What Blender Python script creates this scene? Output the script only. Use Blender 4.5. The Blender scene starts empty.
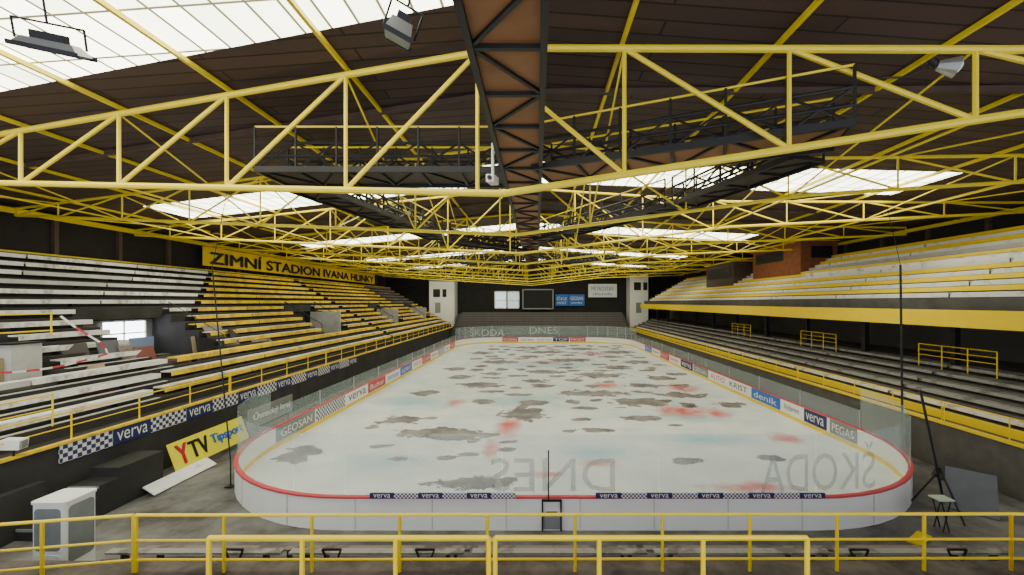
import bpy, math, random, bmesh
from mathutils import Vector, Matrix
random.seed(7)
C = bpy.context.scene.collection

# ------------------------------------------------------------------ materials
def M(name, col, rough=0.6, var=0.18, scale=2.0, metal=0.0, spec=0.4, detail=5):
    m = bpy.data.materials.new(name); m.use_nodes = True
    nt = m.node_tree; b = nt.nodes["Principled BSDF"]
    tc = nt.nodes.new("ShaderNodeTexCoord"); no = nt.nodes.new("ShaderNodeTexNoise")
    no.inputs["Scale"].default_value = scale; no.inputs["Detail"].default_value = detail
    nt.links.new(tc.outputs["Object"], no.inputs["Vector"])
    mx = nt.nodes.new("ShaderNodeMixRGB")
    d = tuple(max(0, c*(1-var*1.6)) for c in col); l = tuple(min(1, c*(1+var)) for c in col)
    mx.inputs[1].default_value = (*d, 1); mx.inputs[2].default_value = (*l, 1)
    nt.links.new(no.outputs["Fac"], mx.inputs[0]); nt.links.new(mx.outputs[0], b.inputs["Base Color"])
    b.inputs["Roughness"].default_value = rough; b.inputs["Metallic"].default_value = metal
    b.inputs["Specular IOR Level"].default_value = spec
    return m

def worn(name, col, dirt, rough=0.7, scale=1.6, lo=0.5, hi=0.62):
    m = bpy.data.materials.new(name); m.use_nodes = True
    nt = m.node_tree; b = nt.nodes["Principled BSDF"]
    tc = nt.nodes.new("ShaderNodeTexCoord"); no = nt.nodes.new("ShaderNodeTexNoise")
    no.inputs["Scale"].default_value = scale; no.inputs["Detail"].default_value = 8; no.inputs["Roughness"].default_value = 0.65
    nt.links.new(tc.outputs["Object"], no.inputs["Vector"])
    r = nt.nodes.new("ShaderNodeValToRGB"); r.color_ramp.elements[0].position = lo; r.color_ramp.elements[1].position = hi
    r.color_ramp.elements[0].color = (*col, 1); r.color_ramp.elements[1].color = (*dirt, 1)
    nt.links.new(no.outputs["Fac"], r.inputs[0]); nt.links.new(r.outputs[0], b.inputs["Base Color"])
    b.inputs["Roughness"].default_value = rough
    return m

yellow = M("yellow_paint", (0.90, 0.70, 0.03), 0.4, 0.1)
yellow2 = M("bright_yellow_paint", (0.98, 0.68, 0.004), 0.4, 0.06)
yellow3 = worn("worn_yellow_paint", (0.98, 0.68, 0.012), (0.62, 0.43, 0.05), 0.6)
white = worn("worn_white_paint", (0.90, 0.90, 0.88), (0.45, 0.43, 0.40), 0.65, 1.6, 0.53, 0.68)
plaster = M("white_plaster", (0.86, 0.86, 0.84), 0.7, 0.06)
cream = worn("worn_cream_paint", (0.76, 0.74, 0.66), (0.42, 0.39, 0.32), 0.7)
greywhite = M("weathered_white", (0.58, 0.58, 0.56), 0.7, 0.25, 1.5)
brown = M("brown_timber", (0.10, 0.065, 0.052), 0.7, 0.3, 2)
seatbrown = worn("worn_brown_paint", (0.24, 0.19, 0.17), (0.12, 0.095, 0.085), 0.7)
stepgrey = worn("worn_grey_step", (0.32, 0.305, 0.29), (0.15, 0.14, 0.13), 0.7)
darkc = M("dark_concrete", (0.05, 0.047, 0.047), 0.85, 0.4, 1)
balcc = M("balcony_concrete", (0.10, 0.095, 0.09), 0.85, 0.4, 1)
midc = worn("grey_concrete", (0.20, 0.195, 0.19), (0.065, 0.06, 0.058), 0.8, 0.7, 0.40, 0.66)
black = M("black_steel", (0.012, 0.012, 0.015), 0.5, 0.2)
boardwhite = M("board_plastic", (0.94, 0.95, 0.95), 0.45, 0.03, 1)
red = M("red_plastic", (0.62, 0.06, 0.08), 0.45, 0.08)
navy = M("navy_print", (0.015, 0.025, 0.13), 0.5, 0.05)
blue = M("blue_print", (0.03, 0.17, 0.6), 0.5, 0.05)
paleblue = M("pale_blue_print", (0.35, 0.45, 0.75), 0.5, 0.1)
greyprint = M("grey_print", (0.25, 0.27, 0.27), 0.5, 0.1)
seamgrey = M("seam_grey", (0.6, 0.61, 0.61), 0.5, 0.05)
inkblack = M("black_ink", (0.01, 0.01, 0.01), 0.6, 0.05)
inkwhite = M("white_ink", (0.85, 0.85, 0.85), 0.6, 0.03)
lampgrey = M("lamp_metal", (0.26, 0.27, 0.28), 0.4, 0.1, 3, 0.5)
deckwood = M("gantry_plywood", (0.31, 0.14, 0.055), 0.6, 0.3, 1.2)
deckdark = M("gantry_dark_deck", (0.07, 0.047, 0.035), 0.6, 0.3, 1.2)
orangebrick = M("orange_brown_panel", (0.28, 0.095, 0.04), 0.7, 0.25, 2)
steel = M("galvanised_steel", (0.45, 0.46, 0.47), 0.4, 0.1, 3, 0.7)
wallwood = M("dark_wall_panel", (0.022, 0.02, 0.02), 0.8, 0.3, 1)
wallgrey = M("dark_concrete_wall", (0.11, 0.10, 0.095), 0.8, 0.3, 0.5)  # even dark grey base colour with random mottling

def emis(name, col, s):
    m = bpy.data.materials.new(name); m.use_nodes = True
    b = m.node_tree.nodes["Principled BSDF"]
    b.inputs["Base Color"].default_value = (*col, 1); b.inputs["Emission Color"].default_value = (*col, 1)
    b.inputs["Emission Strength"].default_value = s
    return m

def sky_mat():
    m = bpy.data.materials.new("skylight_polycarbonate"); m.use_nodes = True
    nt = m.node_tree; b = nt.nodes["Principled BSDF"]
    tc = nt.nodes.new("ShaderNodeTexCoord"); br = nt.nodes.new("ShaderNodeTexBrick")
    br.inputs["Scale"].default_value = 1.0; br.offset = 0.0
    br.inputs["Color1"].default_value = (1, 0.96, 0.72, 1); br.inputs["Color2"].default_value = (0.60, 0.62, 0.46, 1)
    br.inputs["Mortar"].default_value = (0.032, 0.026, 0.008, 1)
    br.inputs["Brick Width"].default_value = 0.8; br.inputs["Row Height"].default_value = 1.7
    br.inputs["Mortar Size"].default_value = 0.055; br.inputs["Mortar Smooth"].default_value = 0.5
    nt.links.new(tc.outputs["Object"], br.inputs["Vector"])
    nt.links.new(br.outputs["Color"], b.inputs["Emission Color"])
    b.inputs["Base Color"].default_value = (0.3, 0.3, 0.28, 1)
    b.inputs["Emission Strength"].default_value = 9.0
    return m
skym = sky_mat()

def plank_mat(name, c1, c2, mort, w, h):
    m = bpy.data.materials.new(name); m.use_nodes = True
    nt = m.node_tree; b = nt.nodes["Principled BSDF"]
    tc = nt.nodes.new("ShaderNodeTexCoord"); br = nt.nodes.new("ShaderNodeTexBrick")
    br.inputs["Scale"].default_value = 1.0
    br.inputs["Color1"].default_value = (*c1, 1); br.inputs["Color2"].default_value = (*c2, 1); br.inputs["Mortar"].default_value = (*mort, 1)
    br.inputs["Brick Width"].default_value = w; br.inputs["Row Height"].default_value = h; br.inputs["Mortar Size"].default_value = 0.035
    nt.links.new(tc.outputs["Object"], br.inputs["Vector"])
    nt.links.new(br.outputs["Color"], b.inputs["Base Color"]); b.inputs["Roughness"].default_value = 0.75
    return m
ceilm = plank_mat("ceiling_planks", (0.092, 0.054, 0.053), (0.062, 0.038, 0.038), (0.018, 0.012, 0.012), 9.0, 0.6)

def checker_mat(size):
    m = bpy.data.materials.new("checkered_print"); m.use_nodes = True
    nt = m.node_tree; b = nt.nodes["Principled BSDF"]
    tc = nt.nodes.new("ShaderNodeTexCoord"); ch = nt.nodes.new("ShaderNodeTexChecker"); mp = nt.nodes.new("ShaderNodeMapping")
    mp.inputs["Location"].default_value = (0.013, 0.013, 0.0137)
    ch.inputs["Scale"].default_value = 1/size
    ch.inputs["Color1"].default_value = (0.02, 0.03, 0.13, 1); ch.inputs["Color2"].default_value = (0.8, 0.8, 0.8, 1)
    nt.links.new(tc.outputs["Object"], mp.inputs["Vector"]); nt.links.new(mp.outputs[0], ch.inputs["Vector"])
    nt.links.new(ch.outputs["Color"], b.inputs["Base Color"])
    return m
check_big = checker_mat(0.15); check_small = checker_mat(0.06)

def glass_mat(name, tint, mixf):
    m = bpy.data.materials.new(name); m.use_nodes = True
    nt = m.node_tree
    for n in list(nt.nodes): nt.nodes.remove(n)
    o = nt.nodes.new("ShaderNodeOutputMaterial"); t = nt.nodes.new("ShaderNodeBsdfTransparent")
    g = nt.nodes.new("ShaderNodeBsdfPrincipled"); mx = nt.nodes.new("ShaderNodeMixShader")
    g.inputs["Base Color"].default_value = (*tint, 1); g.inputs["Roughness"].default_value = 0.15
    no = nt.nodes.new("ShaderNodeTexNoise"); no.inputs["Scale"].default_value = 1.5
    mr = nt.nodes.new("ShaderNodeMapRange"); mr.inputs[3].default_value = mixf*0.7; mr.inputs[4].default_value = mixf*1.3
    nt.links.new(no.outputs["Fac"], mr.inputs[0]); nt.links.new(mr.outputs[0], mx.inputs[0])
    nt.links.new(t.outputs[0], mx.inputs[1]); nt.links.new(g.outputs[0], mx.inputs[2]); nt.links.new(mx.outputs[0], o.inputs[0])
    return m
glass = glass_mat("rink_glass", (0.66, 0.80, 0.84), 0.15)
cabglass = M("cabin_glass", (0.26, 0.29, 0.30), 0.12, 0.35, 1.5)
etched = glass_mat("frosted_lettering", (0.27, 0.29, 0.30), 0.5)
etchedw = glass_mat("pale_lettering", (0.75, 0.78, 0.8), 0.5)

# ------------------------------------------------------------------ mesh tools
class MB:
    def __init__(s): s.V = []; s.F = []
    def quad(s, a, b, c, d):
        n = len(s.V); s.V += [Vector(a), Vector(b), Vector(c), Vector(d)]; s.F.append((n, n+1, n+2, n+3)); return s
    def box(s, x0, x1, y0, y1, z0, z1):
        n = len(s.V)
        for z in (z0, z1):
            s.V += [Vector((x0, y0, z)), Vector((x1, y0, z)), Vector((x1, y1, z)), Vector((x0, y1, z))]
        for f in ((3,2,1,0),(4,5,6,7),(0,1,5,4),(1,2,6,5),(2,3,7,6),(3,0,4,7)): s.F.append(tuple(n+i for i in f))
        return s
    def beam(s, p0, p1, w, h):
        p0 = Vector(p0); p1 = Vector(p1); d = (p1-p0).normalized()
        up = Vector((0, 0, 1)) if abs(d.z) < 0.95 else Vector((0, 1, 0))
        r = d.cross(up).normalized(); u = r.cross(d).normalized(); n = len(s.V)
        for p in (p0, p1):
            s.V += [p-r*w/2-u*h/2, p+r*w/2-u*h/2, p+r*w/2+u*h/2, p-r*w/2+u*h/2]
        for f in ((3,2,1,0),(4,5,6,7),(0,1,5,4),(1,2,6,5),(2,3,7,6),(3,0,4,7)): s.F.append(tuple(n+i for i in f))
        return s
    def tube(s, p0, p1, r, k=8, r1=None):
        p0 = Vector(p0); p1 = Vector(p1); d = (p1-p0).normalized(); r1 = r if r1 is None else r1
        up = Vector((0, 0, 1)) if abs(d.z) < 0.95 else Vector((0, 1, 0))
        a = d.cross(up).normalized(); b = a.cross(d).normalized(); n = len(s.V)
        for p, rr in ((p0, r), (p1, r1)):
            for i in range(k):
                t = 2*math.pi*i/k; s.V.append(p+a*math.cos(t)*rr+b*math.sin(t)*rr)
        for i in range(k): s.F.append((n+i, n+(i+1) % k, n+k+(i+1) % k, n+k+i))
        s.F.append(tuple(n+i for i in reversed(range(k)))); s.F.append(tuple(n+k+i for i in range(k)))
        return s
    def poly(s, pts, r, k=8):
        for a, b in zip(pts, pts[1:]): s.tube(a, b, r, k)
        return s
    def prism_y(s, prof, y0, y1):
        n = len(s.V); m = len(prof)
        for y in (y0, y1): s.V += [Vector((p[0], y, p[1])) for p in prof]
        for i in range(m): s.F.append((n+i, n+(i+1) % m, n+m+(i+1) % m, n+m+i))
        s.F.append(tuple(n+i for i in reversed(range(m)))); s.F.append(tuple(n+m+i for i in range(m)))
        return s

def build(name, mb, mat, parent=None, origin=None):
    if origin is None:
        if parent is not None: origin = parent["_o"]
        else:
            xs = [v.x for v in mb.V]; ys = [v.y for v in mb.V]; zs = [v.z for v in mb.V]
            origin = ((min(xs)+max(xs))/2, (min(ys)+max(ys))/2, min(zs))
    o = Vector(origin)
    me = bpy.data.meshes.new(name); me.from_pydata([tuple(v-o) for v in mb.V], [], mb.F); me.update()
    bm = bmesh.new(); bm.from_mesh(me); bmesh.ops.recalc_face_normals(bm, faces=bm.faces); bm.to_mesh(me); bm.free()
    me.materials.append(mat)
    ob = bpy.data.objects.new(name, me); C.objects.link(ob)
    if parent is not None: ob.parent = parent
    else: ob.location = o
    return ob
ALL = []
def tag(ob, label, cat, group=None, kind=None):
    ob["label"] = label; ob["category"] = cat
    if group: ob["group"] = group
    if kind: ob["kind"] = kind
    return ob
def thing(name, loc, label, cat, group=None):
    e = bpy.data.objects.new(name, None); C.objects.link(e); e.location = loc; e.empty_display_size = 0.2
    e["_o"] = tuple(loc); ALL.append(e)
    return tag(e, label, cat, group)
def struct(ob, label, cat): return tag(ob, label, cat, None, "structure")

def text(s, w, h, center, right, up, mat, parent, name="lettering", off=0.02, thick=0.0):
    cu = bpy.data.curves.new("t", 'FONT'); cu.body = s; cu.size = 1; cu.extrude = 0.0
    cu.resolution_u = 3
    to = bpy.data.objects.new("t", cu); C.objects.link(to)
    bpy.context.view_layer.update()
    me = bpy.data.meshes.new_from_object(to.evaluated_get(bpy.context.evaluated_depsgraph_get()))
    bpy.data.objects.remove(to); bpy.data.curves.remove(cu)
    xs = [v.co.x for v in me.vertices]; ys = [v.co.y for v in me.vertices]
    cx = (min(xs)+max(xs))/2; cy = (min(ys)+max(ys))/2; sx = w/(max(xs)-min(xs)); sy = h/(max(ys)-min(ys))
    R = Vector(right).normalized(); U = Vector(up).normalized(); N = R.cross(U)
    o = Vector(parent["_o"]) if parent is not None else Vector((0, 0, 0))
    c = Vector(center)+N*off
    base = [c + R*((v.co.x-cx)*sx) + U*((v.co.y-cy)*sy) - o for v in me.vertices]
    faces = [tuple(p.vertices) for p in me.polygons]
    V_ = []; F_ = []
    offs = [(0, 0)] if not thick else [(-thick, 0), (0, 0), (thick, 0), (0, thick*0.5), (0, -thick*0.5)]
    for q, (ox, oz) in enumerate(offs):
        n = len(V_); V_ += [tuple(v+R*ox+U*oz+N*0.004*q) for v in base]; F_ += [tuple(n+i for i in f) for f in faces]
    bpy.data.meshes.remove(me)
    me = bpy.data.meshes.new(name); me.from_pydata(V_, [], F_); me.update(); me.materials.append(mat)
    ob = bpy.data.objects.new(name, me); C.objects.link(ob); ob.parent = parent
    return ob

# ------------------------------------------------------------------ rink
XL, XR, Y0, Y1, R = -13.25, 16.1, 13.3, 73.3, 7.0
def extent(y):
    d = 0
    if y < Y0+R: d = R-math.sqrt(max(0, R*R-(Y0+R-y)**2))
    if y > Y1-R: d = R-math.sqrt(max(0, R*R-(y-Y1+R)**2))
    return XL+d, XR-d
def ring(off=0.0, n=14):
    r = R+off; pts = []
    for cx, cy, a0 in ((XR-R, Y0+R, -90), (XR-R, Y1-R, 0), (XL+R, Y1-R, 90), (XL+R, Y0+R, 180)):
        for i in range(n+1):
            a = math.radians(a0+90*i/n); pts.append((cx+r*math.cos(a), cy+r*math.sin(a)))
    return pts

fl = build("floor", MB().box(-31, 29.5, -4, 88, -0.3, -0.03), midc); struct(fl, "grey stained concrete hall floor around the rink", "floor")

nx, ny = 100, 210
V = []; dk = []; rd = []; bl = []
darkp = [(-5.6,22.9,2.3,1.0),(-4.4,22.2,1.6,.6),(-8.6,25.5,1.4,.9),(-.8,27.0,1.5,1.8),(-.4,29.8,1.1,1.0),(-3.2,22.6,1.0,.35),(-5.1,36.2,2.0,1.2),(4.4,33,2.9,1.2),(7.8,30.0,2.3,1.2),
 (6.4,41,2.6,1.4),(11.4,32.3,1.9,1.0),(.8,43,2.1,1.3),(4.2,51.8,2.8,1.7),(-4.6,50,2.2,1.6),(12.2,50,1.8,1.6),(12,60,2.4,1.9),(1.2,60,3.2,1.5),(12,39.5,1.6,1.2),
 (14,29.2,1,.8),(7.1,18.9,1.0,.4),(-2.6,16.6,1.7,.7),(3.6,23.5,1.3,.4),(6.6,25.9,1.6,.6),(-9,45,1.3,1.1),(9,46,1.8,1.3),(-8,59,1.7,1.6),(7,64,2.4,1.6),(-2,66,2.4,1.3),(0.4,35.9,1.1,.9),(9.5,36,1.5,1.0),(-1,55,1.6,1.2),(10,55,1.9,1.2),(-11.6,19.8,.9,1.3),(3.5,28.3,1.1,.5),(2.7,25.6,.8,.4),(-9,33,1.2,1.0),(-7.5,40,1.3,1.1)]
rr = random.Random(91)
tries = 0; extra = []
while len(extra) < 62 and tries < 4000:
    tries += 1
    yy = rr.uniform(29, 69); xx = rr.uniform(-8+(3 if yy < 40 else 0), 14.5)
    rx = rr.uniform(0.55, 1.3); ry = rr.uniform(0.4, 0.75)*(1+(yy-29)/45)
    if all(((xx-a)/(rx+c_+.35))**2+((yy-b_)/(ry+d_+.45))**2 > 1 for a, b_, c_, d_ in darkp+extra): extra.append((xx, yy, rx, ry))
darkp += extra
for i in range(16):
    darkp.append((rr.uniform(-10, 12), rr.uniform(18, 29), rr.uniform(.3, .7), rr.uniform(.2, .4)))
redp = [(8.6,16.2,1.7,.5),(-1.7,24.2,.7,2.0),(-2.3,20.5,.4,1.4),(9.8,27.5,1.8,1.5),(8,58,2,1.5),(-6,30,.6,1.0),(13.5,22,.8,.9),(2.8,18.6,.9,.4),(6,36,1.3,1.4),(12.5,35,1.2,1.6),(1,50,2,1),(0.4,17.4,.8,.3),(12,27,.8,1.2)]
bluep = [(9.5,21.8,3.0,.9),(-1,30.5,3.5,1.8),(10,26,2,1.2),(2,48,6,3),(-9,30,3,2),(-7,19,2,1),(3,20,2.5,1)]
def field(L, x, y):
    m = 0
    for cx, cy, rx, ry in L:
        if abs(y-cy) > ry*2 or abs(x-cx) > rx*2: continue
        d = math.sqrt(((x-cx)/rx)**2+((y-cy)/ry)**2)
        m = max(m, 1-d*0.5)
    return max(0, m)
for j in range(ny+1):
    y = Y0+(Y1-Y0)*(j/ny)**1.3; a, b = extent(y)
    for i in range(nx+1):
        x = a+(b-a)*i/nx; V.append((x, y-43.3, 0)); dk.append(field(darkp, x, y)); rd.append(field(redp, x, y)); bl.append(field(bluep, x, y))
F = [(j*(nx+1)+i, j*(nx+1)+i+1, (j+1)*(nx+1)+i+1, (j+1)*(nx+1)+i) for j in range(ny) for i in range(nx)]
me = bpy.data.meshes.new("ice_sheet"); me.from_pydata(V, [], F); me.update()
for nm, arr in (("dark", dk), ("red", rd), ("blue", bl)):
    at = me.attributes.new(nm, 'FLOAT', 'POINT'); at.data.foreach_set("value", arr)
im = bpy.data.materials.new("melting_ice"); im.use_nodes = True; nt = im.node_tree; b = nt.nodes["Principled BSDF"]
tc = nt.nodes.new("ShaderNodeTexCoord")
def noise(sc, det=4, dist=0.0, ro=0.5):
    n = nt.nodes.new("ShaderNodeTexNoise"); n.inputs["Scale"].default_value = sc; n.inputs["Detail"].default_value = det; n.inputs["Distortion"].default_value = dist
    n.inputs["Roughness"].default_value = ro
    nt.links.new(tc.outputs["Object"], n.inputs["Vector"]); return n
def mask(attr, sc, lo, hi, amp, det=5):
    a = nt.nodes.new("ShaderNodeAttribute"); a.attribute_name = attr; n = noise(sc, det, 0.3, 0.62)
    m1 = nt.nodes.new("ShaderNodeMath"); m1.operation = 'MULTIPLY_ADD'; m1.inputs[1].default_value = amp
    nt.links.new(n.outputs["Fac"], m1.inputs[0]); nt.links.new(a.outputs["Fac"], m1.inputs[2])
    r = nt.nodes.new("ShaderNodeMapRange"); r.inputs[1].default_value = lo; r.inputs[2].default_value = hi
    nt.links.new(m1.outputs[0], r.inputs[0]); return r
n1 = noise(0.45, 9, 0, 0.68); n2 = noise(0.8, 7)
cr = nt.nodes.new("ShaderNodeValToRGB"); cr.color_ramp.elements[0].position = 0.36; cr.color_ramp.elements[1].position = 0.62
cr.color_ramp.elements[0].color = (0.70, 0.81, 0.85, 1); cr.color_ramp.elements[1].color = (0.94, 0.96, 0.96, 1)
nt.links.new(n1.outputs["Fac"], cr.inputs[0])
def mixc(fac, c1, col):
    m = nt.nodes.new("ShaderNodeMixRGB"); nt.links.new(fac, m.inputs[0]); nt.links.new(c1, m.inputs[1])
    if isinstance(col, tuple): m.inputs[2].default_value = (*col, 1)
    else: nt.links.new(col, m.inputs[2])
    return m.outputs[0]
c = mixc(mask("blue", 0.5, 0.85, 1.5, 1.0).outputs[0], cr.outputs[0], (0.38, 0.66, 0.75))
c = mixc(mask("red", 1.1, 0.9, 1.45, 1.1, 7).outputs[0], c, (0.76, 0.13, 0.12))
dcol = nt.nodes.new("ShaderNodeValToRGB"); dcol.color_ramp.elements[0].color = (0.09, 0.09, 0.097, 1); dcol.color_ramp.elements[1].color = (0.36, 0.31, 0.32, 1)
dcol.color_ramp.elements[0].position = 0.35; dcol.color_ramp.elements[1].position = 0.65
nt.links.new(n2.outputs["Fac"], dcol.inputs[0])
c = mixc(mask("dark", 1.0, 1.20, 1.26, 1.4, 6).outputs[0], c, dcol.outputs[0])
nt.links.new(c, b.inputs["Base Color"]); b.inputs["Roughness"].default_value = 0.4; b.inputs["Specular IOR Level"].default_value = 0.35
me.materials.append(im)
ice = bpy.data.objects.new("ice_sheet", me); C.objects.link(ice); ice.location = (0, 43.3, 0.0)
tag(ice, "melting white ice sheet with dark bare patches and faded markings", "ice rink")

rb = thing("dasher_boards", (1.6, 43.3, 0), "white rink boards with red top rail around the ice", "rink boards")
def ringmesh(o0, o1, z0, z1):
    mb = MB(); a = ring(o0); c2 = ring(o1); n = len(a)
    for z in (z0, z1):
        mb.V += [Vector((p[0], p[1], z)) for p in a]+[Vector((p[0], p[1], z)) for p in c2]
    for i in range(n):
        j = (i+1) % n
        mb.F += [(i, j, 2*n+j, 2*n+i), (n+i, n+j, 3*n+j, 3*n+i), (2*n+i, 2*n+j, 3*n+j, 3*n+i), (i, j, n+j, n+i)]
    return mb
build("board_panel", ringmesh(0.0, 0.12, -0.02, 1.02), boardwhite, rb)
build("top_rail", ringmesh(-0.02, 0.15, 1.021, 1.075), red, rb)
build("kick_strip", ringmesh(-0.03, -0.001, 0.0, 0.2), yellow2, rb)
for cxx in (-10.7, -8.3, -5.9, -3.4, -1.0, 1.4, 3.8, 6.2, 8.6, 11.2, 13.6):
    a, bb = XL+R, XR-R
    if a <= cxx <= bb: y = Y0-0.125
    else:
        cx = a if cxx < a else bb; y = Y0+R-math.sqrt(max(0.1, (R+0.125)**2-(cxx-cx)**2))
    build("board_seam", MB().box(cxx-0.015, cxx+0.015, y-0.01, y+0.006, 0.02, 1.0), seamgrey, rb)
g = thing("rink_gate", (0.45, Y0-0.2, 0), "narrow dark gate set in the white end boards", "gate")
build("gate_frame", MB().box(0.15, 0.2, Y0-0.2, Y0-0.13, 0, 1.0).box(0.75, 0.8, Y0-0.2, Y0-0.13, 0, 1.0).box(0.15, 0.8, Y0-0.2, Y0-0.13, 0.95, 1.0), black, g)
build("gate_door", MB().box(0.2, 0.75, Y0-0.17, Y0-0.13, 0.05, 0.45), greyprint, g)
build("gate_latch", MB().box(0.3, 0.65, Y0-0.19, Y0-0.165, 0.55, 0.62), black, g)
build("latch_post", MB().tube((0.37, Y0-0.15, 1.0), (0.37, Y0-0.15, 2.6), 0.022), black, g)

P = ring(0.06, 6); P.append(P[0])
segs = []
for a, b2 in zip(P, P[1:]):
    a = Vector((a[0], a[1], 0)); b2 = Vector((b2[0], b2[1], 0)); L = (b2-a).length
    if L < 0.1: continue
    k = max(1, round(L/4.5))
    for i in range(k): segs.append((a.lerp(b2, i/k), a.lerp(b2, (i+1)/k)))
gl = thing("rink_glass_screen", (1.6, 43.3, 1.09), "clear protective glass panes standing on the boards", "glass screen")
for a, b2 in segs:
    my = (a.y+b2.y)/2
    h = 2.0 if (my < 22 or my > 65) else 0.9
    d = (b2-a).normalized(); q0 = a+d*0.02; q1 = b2-d*0.02
    build("glass_panel", MB().beam((q0.x, q0.y, 1.09+h/2), (q1.x, q1.y, 1.09+h/2), 0.015, h), glass, gl)
    if my > 22: build("glass_post", MB().beam((a.x, a.y, 1.09), (a.x, a.y, 1.09+h), 0.05, 0.05), steel, gl)
text("DNES", 4.1, 1.1, (0.5, Y0-0.06, 1.75), (-1, 0, 0), (0, 0, 1), etched, gl, "glass_lettering", 0.03)
text("ŠKODA", 4.1, 1.6, (9.4, Y0+0.2, 1.9), (-1, -0.1, 0), (0, 0, 1), etched, gl, "glass_lettering", 0.03)
text("ŠKODA", 6.2, 1.5, (-8.9, Y1-1.0, 2.1), (1, 0, 0), (0, 0, 1), etchedw, gl, "glass_lettering", 0.03)
text("DNES", 5.0, 1.2, (1.2, Y1-0.05, 2.3), (1, 0, 0), (0, 0, 1), etchedw, gl, "glass_lettering", 0.03)

def vervastrip(x0, x1):
    t = thing("advertising_strip", ((x0+x1)/2, Y0-0.2, 1.0), "thin navy checkered strip with white wordmark on the red rail", "banner", "checkered strips on the end boards")
    n = round((x1-x0)/0.85); w = (x1-x0)/n
    for i in range(n):
        a = x0+i*w
        if i % 2: build("checkered_panel", MB().box(a, a+w, Y0-0.2, Y0-0.15, 1.06, 1.23), check_small, t)
        else:
            build("plain_panel", MB().box(a, a+w, Y0-0.2, Y0-0.15, 1.06, 1.23), navy, t)
            text("verva", w*0.7, 0.12, (a+w/2, Y0-0.2, 1.15), (1, 0, 0), (0, 0, 1), inkwhite, t, off=0.01)
vervastrip(-5.4, -0.7); vervastrip(1.9, 9.3)

def ad(xface, y0, y1, col, s, tcol, nrm):
    z0, z1 = 0.24, 1.0
    t = thing("board_advert", (xface, (y0+y1)/2, z0), "printed advertising panel fixed to the inside of the rink boards", "advertisement", "adverts on the rink boards")
    x1 = xface+0.02*nrm
    build("advert_panel", MB().box(min(xface, x1), max(xface, x1), y0, y1, z0, z1), col, t)
    if s: text(s, (y1-y0)*0.8, 0.42, (x1, (y0+y1)/2, (z0+z1)/2), (0, 1, 0) if nrm > 0 else (0, -1, 0), (0, 0, 1), tcol, t, off=0.015)
Lads = [(greyprint,"GEOSAN",inkwhite),(check_big,None,None),(boardwhite,"verva",navy),(red,"Budvar",inkwhite),(boardwhite,"metrostav",blue),(blue,"KLEMENT",inkwhite),(boardwhite,"UNITED",red),(red,"STAVBY",inkwhite),(boardwhite,"tipsport",navy),(paleblue,"MONT",inkwhite),(boardwhite,"Tipsport",red),(red,"MOST",inkwhite)]
y = 20.6
for c_, s_, tc_ in Lads:
    ad(XL+0.005, y, y+3.6, c_, s_, tc_, 1); y += 3.75
Rads = [(greyprint,"PEGAS",inkwhite),(navy,"verva",inkwhite),(boardwhite,"Stylprint",inkblack),(blue,"deník",inkwhite),(boardwhite,"KRIST",inkblack),(boardwhite,"AUTO",red),(greyprint,"GEOSAN",inkwhite),(navy,"verva",inkwhite),(boardwhite,"stavby",red),(red,"MOST",inkwhite),(boardwhite,"tipsport",navy),(blue,"METAL",inkwhite)]
y = 20.4
for i, (c_, s_, tc_) in enumerate(Rads):
    w_ = 1.9 if i < 3 else (3.6 if i == 3 else 3.5)
    ad(XR-0.005, y, y+w_, c_, s_, tc_, -1); y += w_+0.25
x = XL+R
for c_, s_, tc_ in [(red,"BOHEMIA",inkwhite),(boardwhite,"DENÍK PRIMEX",inkblack),(boardwhite,"kermi",red),(navy,"TOP",inkwhite),(red,"MOST",inkwhite)]:
    t = thing("board_advert", (x+1.5, Y1, 0.27), "printed advertising panel fixed to the far end boards", "advertisement", "adverts on the rink boards")
    build("advert_panel", MB().box(x, x+2.85, Y1-0.03, Y1-0.005, 0.27, 1.0), c_, t)
    text(s_, 2.4, 0.42, (x+1.43, Y1-0.03, 0.63), (1, 0, 0), (0, 0, 1), tc_, t, off=0.01)
    x += 3.05

# ------------------------------------------------------------------ left stand
A0, RUN, RISE, Z0 = 16.5, 0.9, 0.52, 2.45
NR = 16
VOM = [(13.6, 17.2), (21.2, 26.3), (38.5, 43.5), (57.5, 61.5), (73, 77)]
YE = 82.2
def YB(a): return 17.6+(a-16.5)*1.5
def prof_left(v):
    p = [(-A0, -0.02), (-A0, Z0)]
    k = 1
    p.append((-(A0+RUN), Z0))
    while k < NR:
        a = A0+RUN*k; z = Z0+RISE*k
        if v and k == 4:
            zf = Z0+RISE*3; zc = Z0+RISE*8
            p += [(-(a+RUN*5.4), zf), (-(a+RUN*5.4), zc-0.2), (-(A0+RUN*8.6), zc-0.2)]
            p += [(-(A0+RUN*8.6), Z0+RISE*9), (-(A0+RUN*10), Z0+RISE*9)]; k = 10; continue
        p += [(-a, z), (-(a+RUN), z)]; k += 1
    p.append((-(A0+RUN*NR), -0.02))
    return p
st = MB(); ys = -3.0
for a, b2 in VOM+[(YE, YE)]:
    st.prism_y(prof_left(False), ys, a)
    if b2 > a: st.prism_y(prof_left(True), a, b2)
    ys = b2
o = build("grandstand_terrace", st, darkc); tag(o, "stepped dark concrete grandstand terrace with tunnel openings", "grandstand")

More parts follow.
